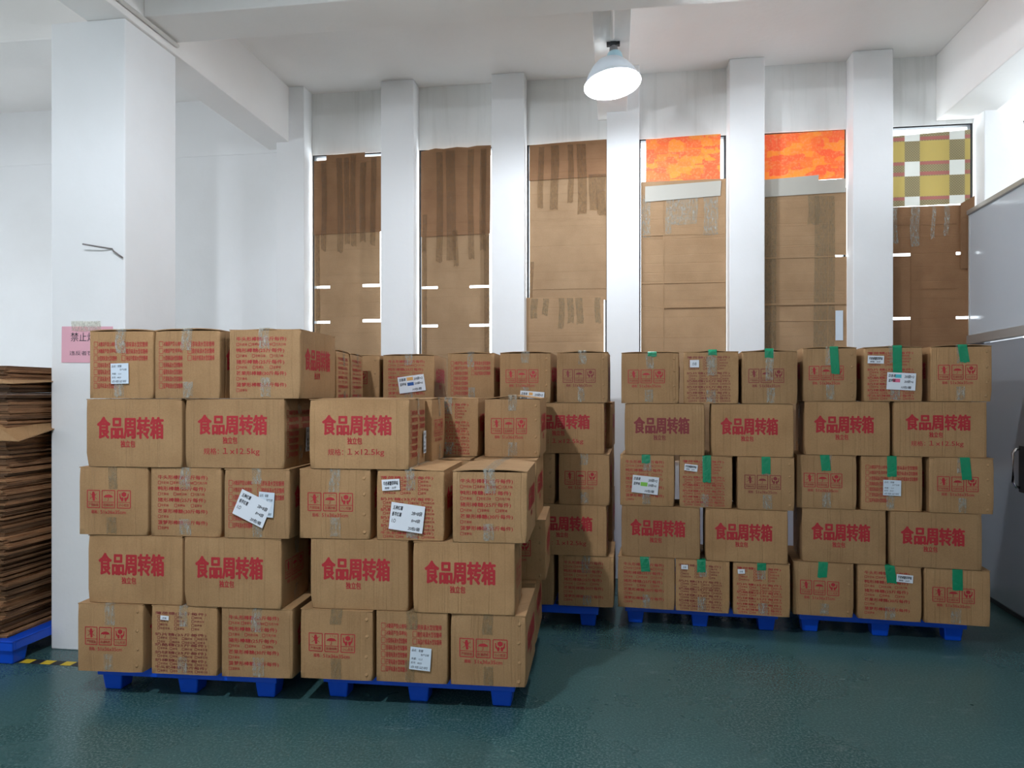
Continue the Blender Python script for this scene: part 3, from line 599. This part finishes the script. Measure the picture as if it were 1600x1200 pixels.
def patch_mesh(k, f, s, t0, t1, w, seed, over=0.0, lift=0.0, tilt=0.0, ragged=0.006):
    """strip of tape lying on one face, optionally folded over the top edge"""
    rr = random.Random(seed); n = 8; bm = bmesh.new(); rows = []; Hh = BH_ - 0.005; W = FW[f]
    for j in range(n + 1):
        t = t0 + (t1 - t0) * j / n; row = []
        for i in range(5):
            ss = s + (w * (i / 4 - 0.5) + tilt * (t - t1) * Hh) / W; tt = t + (rr.uniform(-ragged, ragged) / Hh if j == 0 else 0)
            row.append(bm.verts.new(face_pt(f, ss, tt, disp(k, f, min(1, max(0, ss)), min(1, t)) + 0.0036 + rr.uniform(0, 0.0015))))
        rows.append(row)
    if over:
        up = []
        for i in range(5):
            p = Vector(face_pt(f, s + w * (i / 4 - 0.5) / W, 1.0, 0.003)); p.z = BH_ + lift + 0.0022; up.append(bm.verts.new(p))
        rows.append(up); back = []
        for v in up:
            p = v.co.copy(); dx = Vector(face_pt(f, 0.5, 0.5, 0.0)) - Vector(face_pt(f, 0.5, 0.5, over)); back.append(bm.verts.new(p + dx))
        rows.append(back)
    for a, b in zip(rows, rows[1:]):
        for i in range(4): bm.faces.new((a[i], a[i + 1], b[i + 1], b[i]))
    return to_mesh(bm, 'tape_patch', smooth=True, recalc=False)
_tm = {}
def note_on(root, k, f, kind, s, tt, w, h, rot, marks=()):
    """paper note lying on a face; s and tt are its centre as fractions from left and top"""
    W = FW[f]; Hh = BH_ - 0.005; o = Vector(face_pt(f, s, 1 - tt, disp(k, f, s, 1 - tt) + 0.0085))
    ex = (Vector(face_pt(f, 1, 0, 0)) - Vector(face_pt(f, 0, 0, 0))).normalized(); ez = Vector((0, 0, 1)); nn = ex.cross(ez)
    mt = Matrix((ex, ez, nn)).transposed().to_4x4(); mt.translation = o; mt = mt @ Matrix.Rotation(R(rot), 4, 'Z')
    bm = bmesh.new(); bm_box(bm, -w / 2, w / 2, -h / 2, h / 2, 0, 0.0007)
    pn = link('paper_note' if kind in ('hand', 'mark') else 'paper_label', to_mesh(bm), M['paper' if kind in ('hand', 'mark', 'small', 'tiny') else 'label'], root); pn.matrix_local = mt
    for t, x0, x1, y0, y1 in NOTES[kind]:
        ink = Ink(); ink.text((t, 0.0, 0.18), (x0 - 0.5) * w, (x1 - 0.5) * w, (0.5 - y1) * h, (0.5 - y0) * h, 0.02)
        me = bpy.data.meshes.new('writing'); me.from_pydata([(x, y, 0.0011 + h_) for (x, y), h_ in zip(ink.v, ink.h)], [], ink.f)
        link('writing_line', me, M['ink' if kind in ('hand', 'mark', 'small') else 'ink_grey'], pn)
    for (mat, x0, x1, y0, y1) in marks:
        link('marker_patch', boxes_mesh([((x0 - 0.5) * w, (x1 - 0.5) * w, (0.5 - y1) * h, (0.5 - y0) * h, 0.0007, 0.0009)]), M[mat], pn)
    return pn

_sd = {}
def staple_mesh(k, f):
    if (k, f) not in _sd:
        bm = bmesh.new(); rr = random.Random(k * 9 + 1)
        for t in (0.09, 0.36, 0.63, 0.90):
            s0, t0 = 0.915 + rr.uniform(-.012, .012), t + rr.uniform(-.02, .02); d0 = disp(k, f, s0, t0)
            ring = [face_pt(f, s0 + a, t0 + b, d0 - 0.0002) for a, b in ((-.034, -.01), (.0, -.034), (.030, .006), (.012, .032), (-.02, .02))]
            vs_ = [bm.verts.new(p_) for p_ in ring]; ap = bm.verts.new(face_pt(f, s0 + 0.006, t0 - 0.012, d0 + 0.0042))
            for n_ in range(5): bm.faces.new((vs_[n_], vs_[(n_ + 1) % 5], ap))
        me = to_mesh(bm, 'staple_marks', recalc=False); me.materials.append(M['card']); _sd[(k, f)] = me
    return _sd[(k, f)]
crt = [0]
def carton(x, y, z, rot, sx, sy, sz, prints, label, lift=0.0, extras=(), dark=False, buff=False, tape=True, seed=None):
    """prints: {face: kind}. extras: ('green', s, length, tilt) | (note kind, s, t, w, h, rot, marks) on the end facing out (L) or front (F)"""
    i = crt[0]; crt[0] += 1; k = i % NV; rr = random.Random(900 + i); rot += R(rr.uniform(-0.7, 0.7))
    root = tag(empty('carton', (x, y, z), rot), label, 'box', 'cartons stacked on blue pallets'); root.scale = (sx, sy, sz)
    link('body', BODY[k], None, root)
    ang = math.asin(min(0.4, lift / (BS_ / 2)))
    fm = FLAP[0] if lift == 0 else FLAP[rr.choice((0, 1, 2, 1))]
    for sgn in (0, 1):
        fl = link('top_flap', fm, None, root); fl.location = (0, -BS_ / 2 + 0.0005 if sgn == 0 else BS_ / 2 - 0.0005, BH_ - 0.0048); fl.rotation_euler = (ang if sgn == 0 else ang * rr.uniform(0.75, 1.0), 0, math.pi * sgn)
    for f, kd in [(f, q) for f, v in prints.items() for q in ((v, 'weight') if v == 'kg' else (v,))]:
        p = link({'I': 'printed_icons', 'weight': 'printed_weight_line'}.get(kd, 'printed_lettering'), get_print(kd, k, f), None, root)
        if dark: p.material_slots[0].link = 'OBJECT'; p.material_slots[0].material = M['maroon']
    if prints.get('L') == 'I' and i % 3 != 2: tag(link('staple_marks', staple_mesh(k, 'L'), None, root), kind='stuff')
    if tape:
        lf = round(lift, 3); v = i % 5; key = (k, lf, v)
        if key not in _tm:
            r2 = random.Random(17 * v + k)
            top = tape_path_mesh(k, lf, r2.uniform(0.045, 0.058), r2.uniform(0.07, 0.12), r2.uniform(0.07, 0.12), v * 7 + k)
            bots = [patch_mesh(k, f, 0.5 + r2.uniform(-0.03, 0.03), 0.025, r2.uniform(0.22, 0.32), r2.uniform(0.045, 0.06), v * 5 + k + j) for j, f in enumerate('LR')]
            _tm[key] = (top, bots)
        tm, bots = _tm[key]
        tmat = M['tape_buff'] if buff else M['tape']
        for nm, me in [('seam_tape', tm)] + [('bottom_tape', b) for b in bots]:
            if not me.materials: me.materials.append(M['tape'])
            o = link(nm, me, None, root); o.material_slots[0].link = 'OBJECT'; o.material_slots[0].material = tmat
    for e in extras:
        if e[0] == 'green':
            me = patch_mesh(k, 'L', e[1], 1 - e[2], 1.0, 0.056, 300 + i, 0.05, lift, e[3] if len(e) > 3 else 0.0, 0.004)
            tag(link('green_tape', me, M['green'], root), 'green tape strip over the top edge')
        elif e[0] == 'clear':
            link('clear_tape', patch_mesh(k, 'L', e[1], e[2], e[3], e[4], 500 + i), M['tape'], root)
        else: note_on(root, k, e[7] if len(e) > 7 else 'L', e[0], e[1], e[2], e[3], e[4], e[5], e[6] if len(e) > 6 else ())
    return root

LOOK = {'I': 'carton with three handling icons', 'L': 'carton with red checklist columns', 'N': 'carton with five red headings', 'D': 'carton with dense small text', 'logo': 'carton with large red characters', 'kg': 'carton with large red characters and weight line'}
ROWN = ['bottom row', 'second-lowest row', 'middle row', 'second-highest row', 'top row']
def short_box(st, u0, u1, rec, z, hh, kind, label, **kw):
    O, psi = st; w = u1 - u0; uc = (u0 + u1) / 2; dpt = 0.51; e = (math.cos(psi), math.sin(psi)); n = (-math.sin(psi), math.cos(psi)); v = rec + dpt / 2
    return carton(O[0] + e[0] * uc + n[0] * v, O[1] + e[1] * uc + n[1] * v, z, psi + math.pi / 2 + R(kw.pop('jit', 0.0)), 1.0, w / BS_, hh / BH_, dict({'L': kind}, F='logo', B='logo'), label, **kw)
def long_box(st, u0, u1, rec, z, hh, kind, label, end='L', dpt=0.365, **kw):
    O, psi = st; w = u1 - u0; uc = (u0 + u1) / 2; e = (math.cos(psi), math.sin(psi)); n = (-math.sin(psi), math.cos(psi)); v = rec + dpt / 2
    return carton(O[0] + e[0] * uc + n[0] * v, O[1] + e[1] * uc + n[1] * v, z, psi + R(kw.pop('jit', 0.0)), w / BL_, dpt / BS_, hh / BH_, {'F': kind, 'R': end}, label, **kw)

ST = {'FL': ((-2.549, 3.374), R(2.1)), 'FR': ((-1.005, 3.453), R(1.6)), 'BL': ((-0.190, 4.852), R(-1.4)), 'BM': ((0.585, 4.841), R(-4.9)), 'BR': ((1.764, 4.827), R(-5.4)), 'BX': ((-1.440, 4.946), R(3.1)), 'FX': ((-1.613, 4.013), R(8.1))}
STN = {'FL': 'front left pallet', 'FR': 'front right pallet', 'BL': 'back left pallet', 'BM': 'back middle pallet', 'BR': 'back right pallet'}
Z0 = 0.143
PITCH = {'FL': 0.353, 'FR': 0.353, 'BL': 0.344, 'BM': 0.343, 'BR': 0.347}
G = lambda s, l, t=0.0: ('green', s, l, t)
ROWS = {
 'FL': [[(-.209, .148, 'I', {}), (.196, .552, 'D', {'dark': 1, 'extras': [('tiny', .22, .16, .045, .022, -3)]}), (.570, .944, 'N', {})],
        [(-.159, .363, 'logo', {'end': 'I'}), (.377, .891, 'logo', {'end': 'I'})],
        [(-.206, .172, 'I', {'buff': 1}), (.189, .573, 'N', {}), (.590, .934, 'L', {'extras': [('print', .66, .50, .085, .125, -4), ('hand', .45, .56, .180, .135, -24)]})],
        [(-.163, .360, 'logo', {'end': 'I'}), (.377, .907, 'kg', {'end': 'L', 'extras': [('print', .80, .62, .09, .13, 0, (), 'R')]})],
        [(-.142, .207, 'L', {'lift': .006, 'extras': [('print', .50, .63, .100, .105, 1)]}), (.214, .566, 'L', {'lift': .008}), (.613, .987, 'N', {'lift': .005})]],
 'FR': [[(-.563, -.186, 'I', {'buff': 1}), (-.170, .194, 'L', {'buff': 1, 'extras': [('print', .63, .64, .105, .112, -4)]}), (.207, .581, 'I', {'buff': 1})],
        [(-.517, -.010, 'logo', {'end': 'I'}), (.016, .524, 'logo', {'end': 'I'})],
        [(-.575, -.206, 'I', {}), (-.173, .171, 'D', {'lift': .010, 'extras': [('small', .22, .20, .095, .055, 4), ('hand', .46, .67, .180, .135, -7)]}), (.216, .586, 'N', {'lift': .010})],
        [(-.521, -.007, 'kg', {'end': 'L', 'lift': .004, 'extras': [('print', .82, .66, .06, .12, 0, (), 'R')]})]],
 'BL': [[(-.964, -.610, 'N', {}), (-.580, -.218, 'I', {}), (-.186, .188, 'N', {})],
        [(-.960, -.430, 'logo', {}), (-.414, .140, 'kg', {})],
        [(-.970, -.610, 'L', {}), (-.575, -.208, 'I', {}), (-.179, .162, 'I', {})],
        [(-.985, -.465, 'logo', {}), (-.450, .124, 'kg', {'end': 'D'})],
        [(-.964, -.637, 'L', {'lift': .010, 'jit': 2}), (-.588, -.238, 'I', {'lift': .008, 'extras': [('mark', .64, .92, .17, .10, -4, [('hl_orange', .36, .52, .08, .28)])]}), (-.195, .150, 'I', {'dark': 1, 'lift': .012})]],
 'BM': [[(-.563, -.189, 'N', {'extras': [G(.47, .26, -.1)]}), (-.180, .165, 'D', {'dark': 1, 'extras': [G(.48, .22), ('tiny', .17, .13, .045, .03, 0)]}), (.185, .535, 'D', {'extras': [G(.50, .12), ('tiny', .14, .16, .045, .03, 4)]})],
        [(-.538, -.024, 'logo', {}), (.008, .519, 'logo', {})],
        [(-.546, -.189, 'N', {'extras': [G(.48, .15), ('mark', .47, .58, .175, .12, -5, [('hl_green', .32, .58, .36, .58)])]}), (-.156, .181, 'D', {'extras': [G(.52, .50), ('small', .22, .22, .09, .045, -6)]}), (.209, .558, 'I', {'dark': 1, 'extras': [G(.50, .30)]})],
        [(-.516, .004, 'logo', {'dark': 1}), (.049, .558, 'logo', {})],
        [(-.538, -.160, 'I', {'lift': .003, 'extras': [G(.54, .07)]}), (-.127, .221, 'D', {'dark': 1, 'lift': .012, 'extras': [('clear', .52, .55, .9, .06), G(.53, .06), ('tiny', .20, .22, .06, .05, 0)]}), (.241, .581, 'I', {'dark': 1, 'lift': .014, 'extras': [G(.49, .12), ('clear', .5, .45, .85, .05)]})]],
 'BR': [[(-.612, -.246, 'I', {'extras': [G(.50, .27, .08)]}), (-.220, .150, 'N', {'extras': [G(.50, .30, -.12), ('small', .73, .20, .092, .05, -3)]}), (.168, .534, 'I', {'extras': [G(.50, .37)]})],
        [(-.557, -.055, 'logo', {}), (-.030, .485, 'logo', {})],
        [(-.585, -.224, 'I', {'extras': [G(.47, .28, -.1)]}), (-.197, .157, 'L', {'extras': [G(.50, .36), ('print', .50, .57, .105, .10, -1)]}), (.190, .548, 'I', {'extras': [G(.55, .38, -.08)]})],
        [(-.542, -.033, 'logo', {}), (-.011, .513, 'kg', {})],
        [(-.553, -.227, 'I', {'lift': .006, 'extras': [G(.58, .48, -.06)]}), (-.186, .154, 'D', {'lift': .008, 'extras': [G(.57, .47), ('small', .20, .22, .10, .05, -2), ('mark', .63, .63, .175, .11, -3, [('hl_cyan', .28, .50, .10, .30), ('hl_pink', .20, .46, .36, .56)])]}), (.201, .541, 'I', {'lift': .008, 'extras': [G(.52, .29, -.14)]})]]}
for sk, rows in ROWS.items():
    for ri, row in enumerate(rows):
        for ci, (u0, u1, kd, kw) in enumerate(row):
            kw = dict(kw); pos = ('left', 'middle', 'right')[ci] if len(row) == 3 else ('left', 'right')[ci] if len(row) == 2 else 'front'
            ex = [e[0] for e in kw.get('extras', ())]
            add = ' and handwritten note' if ('hand' in ex or 'mark' in ex) else ' and green tape' if 'green' in ex else ' and white label' if ('print' in ex or 'small' in ex) and kd != 'kg' else ''
            look = LOOK[kd].replace('red ', 'maroon ') if kw.get('dark') else LOOK[kd]
            lab = '%s%s, %s of %s, %s' % (look, add, pos, ROWN[ri], STN[sk])
            z = Z0 + PITCH[sk] * ri + 0.0005; hh = PITCH[sk] - 0.003
            rec = ((ri * 7 + ci * 5) % 4) * 0.004
            fn = long_box if kd in ('logo', 'kg') else short_box
            fn(ST[sk], u0, u1, rec, z, hh, kd, lab, **kw)
# second line of cartons on the front right pallet
p = PITCH['FR']
for ri, (rec, right, kd) in enumerate([(.615, .578, 'I'), (.680, .629, 'I'), (.610, .585, 'I')]):
    for c_ in range(2):
        b = right - c_ * 0.385
        short_box(ST['FR'], b - 0.365, b, rec, Z0 + p * ri, p - .003, kd, ('carton half hidden behind right end of %s, front right pallet' % ROWN[ri]) if c_ == 0 else 'carton hidden deep inside the front right pallet stack')
z4 = Z0 + p * 3
long_box(ST['FR'], -.50, .022, .386, z4, p - .003, 'logo', 'carton showing only its icon end, behind weight-line carton, front right pallet', end='I', lift=.006)
short_box(ST['FR'], -.150, .215, .785, z4, p - .003, 'D', 'dense-text carton in second-highest row, rear of front right pallet', lift=.006)
short_box(ST['FR'], .258, .594, .775, z4, p - .003, 'I', 'bulging icon carton in second-highest row, rear of front right pallet', lift=.020)
# second line on the front left pallet, turned a little
for ri in range(5):
    for c_ in range(2):
        lab = ('carton end with red headings, %s top-row carton behind front left pallet front' % ('nearer', 'farther')[c_]) if ri == 4 else 'carton hidden deep inside the front left pallet stack'
        long_box(ST['FX'], -.51 + 0.01 * c_, 0.0 + 0.004 * c_, .0 + c_ * .372, Z0 + .339 * ri, .337, 'logo', lab, end='N', lift=.006 if ri == 4 else 0.0)
# stack further back between the front ones and the window wall
for ri in range(5):
    z = Z0 + .343 * ri
    for c_, (u0, u1, kd) in enumerate([(-.585, -.222, 'I'), (-.195, .175, 'N')]):
        kw = {}
        if ri == 4: kw = {'lift': .006}
        if ri == 4 and c_ == 1: kw['extras'] = [('mark', .57, .60, .185, .12, 8, [('hl_orange', .34, .58, .08, .28), ('hl_blue', .34, .58, .40, .60)])]
        short_box(ST['BX'], u0, u1, 0.0, z, .340, kd, ['icon carton half hidden beside the red headings carton, far back stack', 'five-heading carton with handwritten note, top of far back stack'][c_] if ri == 4 else 'carton hidden deep inside the far back stack', **kw)
# cartons peeking out behind the back left stack
for ri in range(4):
    short_box(ST['BL'], -.195, .168, .53, Z0 + .344 * ri, .341, 'I', 'carton sliver peeking out right behind %s, back left pallet' % ROWN[ri])

# ------------------------------------------------------------------ pallets
def pallet_meshes():
    deck = []
    for i in range(7): x = -0.5 + 0.147 * i; deck.append((x, x + 0.118, 0.0, 1.1, 0.128, 0.143))
    deck += [(-0.5, 0.5, 0.0, 0.025, 0.085, 0.142), (-0.5, 0.5, 1.075, 1.1, 0.085, 0.142), (-0.5, -0.475, 0.025, 1.075, 0.085, 0.142), (0.475, 0.5, 0.025, 1.075, 0.085, 0.142), (-0.475, 0.475, 0.25, 0.27, 0.095, 0.128), (-0.475, 0.475, 0.80, 0.82, 0.095, 0.128)]
    d = boxes_mesh(deck, 0.004); d.materials.append(M['blue'])
    bm = bmesh.new(); v = bm_box(bm, -0.062, 0.062, -0.062, 0.062, 0, 0.13)
    for q in v[:4]: q.co.x *= 0.76; q.co.y *= 0.76
    l = to_mesh(bm, bevel=0.008); l.materials.append(M['blue']); return d, l
DECK, PLEG = pallet_meshes()
def pallet(x, y, rz, label):
    r_ = tag(empty('pallet', (x, y, 0), R(rz)), label, 'pallet', 'blue plastic pallets'); link('deck', DECK, None, r_)
    for j in range(3):
        for i in range(3): l = link('leg', PLEG, None, r_); l.location = (-0.43 + 0.43 * i, 0.075 + 0.475 * j, 0)
    return r_
pallet(-2.222, 3.475, 1.2, 'blue plastic pallet under the front left stack of cartons')
pallet(-0.992, 3.545, 0.6, 'blue plastic pallet under the front right stack of cartons')
pallet(-0.605, 4.885, -1.4, 'blue plastic pallet under the back left stack of cartons')
pallet(0.575, 4.965, -2.6, 'blue plastic pallet under the back middle stack of cartons')
pallet(1.715, 4.935, -4.2, 'blue plastic pallet under the back right stack of cartons')
pallet(-1.72, 4.93, 3.1, 'blue plastic pallet hidden under the far back stack of cartons')
pallet(-3.95, 3.70, 0.0, 'blue plastic pallet under the pile of flattened cartons')

# ------------------------------------------------------------------ pile of flattened cartons
def flat_mesh(seed, L=0.92, D=0.86, th=0.0125):
    """a carton folded flat: two boards with wavy edges and a slot between"""
    rr = random.Random(seed); bm = bmesh.new()
    for q in range(2):
        z0 = q * th * 0.54; n = 6
        outs = [(-L / 2, 0), (L / 2, 0), (L / 2, D), (-L / 2, D)]; pts = []
        for (a, b) in zip(outs, outs[1:] + outs[:1]):
            for i in range(n): f = i / n; pts.append((a[0] + (b[0] - a[0]) * f + rr.uniform(-.004, .004), a[1] + (b[1] - a[1]) * f + rr.uniform(-.004, .004)))
        sag = [rr.uniform(-0.0003, 0.0003) for _ in pts]
        lo_ = [bm.verts.new((x, y, z0 + s)) for (x, y), s in zip(pts, sag)]; hi_ = [bm.verts.new((x, y, z0 + th * 0.42 + s)) for (x, y), s in zip(pts, sag)]
        bm.faces.new(lo_[::-1]); bm.faces.new(hi_); m_ = len(pts)
        for i in range(m_): bm.faces.new((lo_[i], lo_[(i + 1) % m_], hi_[(i + 1) % m_], hi_[i]))
    me = to_mesh(bm, 'flat_carton'); me.materials.append(M['card_pile']); return me
FLATS = [flat_mesh(s) for s in range(6)]
pr = random.Random(5); zc = 0.1435; lean = 0.0; idx = 0
while zc < 1.735:
    upper = zc > 1.02
    special = abs(zc - 1.386) < 0.0063 or abs(zc - 1.65) < 0.0063
    o = link('flattened_carton', FLATS[idx % 6], None)
    dx = pr.uniform(-0.022, 0.022) + (0.03 if upper else 0.0) + (0.02 * math.sin(zc * 21) if not upper else 0)
    o.location = (-4.0 + dx, 3.735 + pr.uniform(-0.02, 0.02), zc); o.rotation_euler = (0, 0, R(pr.uniform(-1.2, 1.2)))
    if special:
        first = zc > 1.5
        root = tag(o, 'flattened carton with drooping flap, %s of the two in the pile' % ('upper' if first else 'lower'), 'carton', 'flattened cartons in the tall pile')
        ox, oy, oz = o.location; o.rotation_euler = (0, 0, 0)
        q = [(0.40, -0.035, 0.012), (0.43, 0.50, 0.012), (0.50, 0.50, 0.008), (0.575 if first else 0.60, -0.07, -0.020 if first else -0.085), (0.38, -0.075, -0.016 if first else -0.08)]
        bm = bmesh.new(); a_ = [bm.verts.new(v) for v in q]; b_ = [bm.verts.new((x, y, z + 0.005)) for x, y, z in q]
        bm.faces.new(a_[::-1]); bm.faces.new(b_)
        for n_ in range(5): bm.faces.new((a_[n_], a_[(n_ + 1) % 5], b_[(n_ + 1) % 5], b_[n_]))
        link('flap', to_mesh(bm), M['card'], o)
    else:
        top = zc + 0.0126 >= 1.735
        tag(o, 'topmost flattened carton on the tall pile by the column' if top else 'flattened brown carton lying in the tall pile beside the column', 'carton', 'flattened cartons in the tall pile')
    zc += 0.0126; idx += 1

# ------------------------------------------------------------------ floor tape, notice, wire
ht = tag(link('hazard_tape', boxes_mesh([(-3.62, -2.70, -0.031, 0.031, 0.0003, 0.0012)]), M['dark']), 'black and yellow hazard tape on floor before the column', 'floor tape'); ht.location = (0, 3.785, 0)
ym = boxes_mesh([(-0.033, 0.033, -0.029, 0.029, 0.0012, 0.0017)]); ym.materials.append(M['yellow'])
for i in range(7): s = link('yellow_stripe', ym, None, ht); s.location = (-3.555 + 0.132 * i, 0, 0)
sg = tag(link('warning_notice', boxes_mesh([(0, 0.345, -0.0012, 0, 0, 0.222)]), M['pink']), 'pink paper notice with black characters taped on the column', 'sign')
sg.location = (-3.375, 3.987, 1.772); sg.rotation_euler = (0, R(0.8), 0)
k = Ink(); k.text(('禁止烟火', 0.0, 0.0), 0.062, 0.285, 0.130, 0.185); k.text(('违反者罚款', 0.0, 0.0), 0.055, 0.255, 0.045, 0.072)
me = bpy.data.meshes.new('notice_text'); me.from_pydata([(x, -0.0018, y) for x, y in k.v], [], k.f); link('lettering', me, M['ink'], sg)
tp = link('tape_strip', strip_mesh(0.20, 0.055, 3, 4), M['tape'], sg); tp.location = (0.17, -0.002, 0.20)
tag(link('bent_wire', tube([(-3.185, 3.93, 2.485), (-3.08, 3.955, 2.468), (-3.03, 3.985, 2.462), (-3.01, 3.97, 2.445), (-2.953, 3.975, 2.405)], 0.005, 8), M['wire']), 'thin bent grey wire sticking out of the column', 'wire')
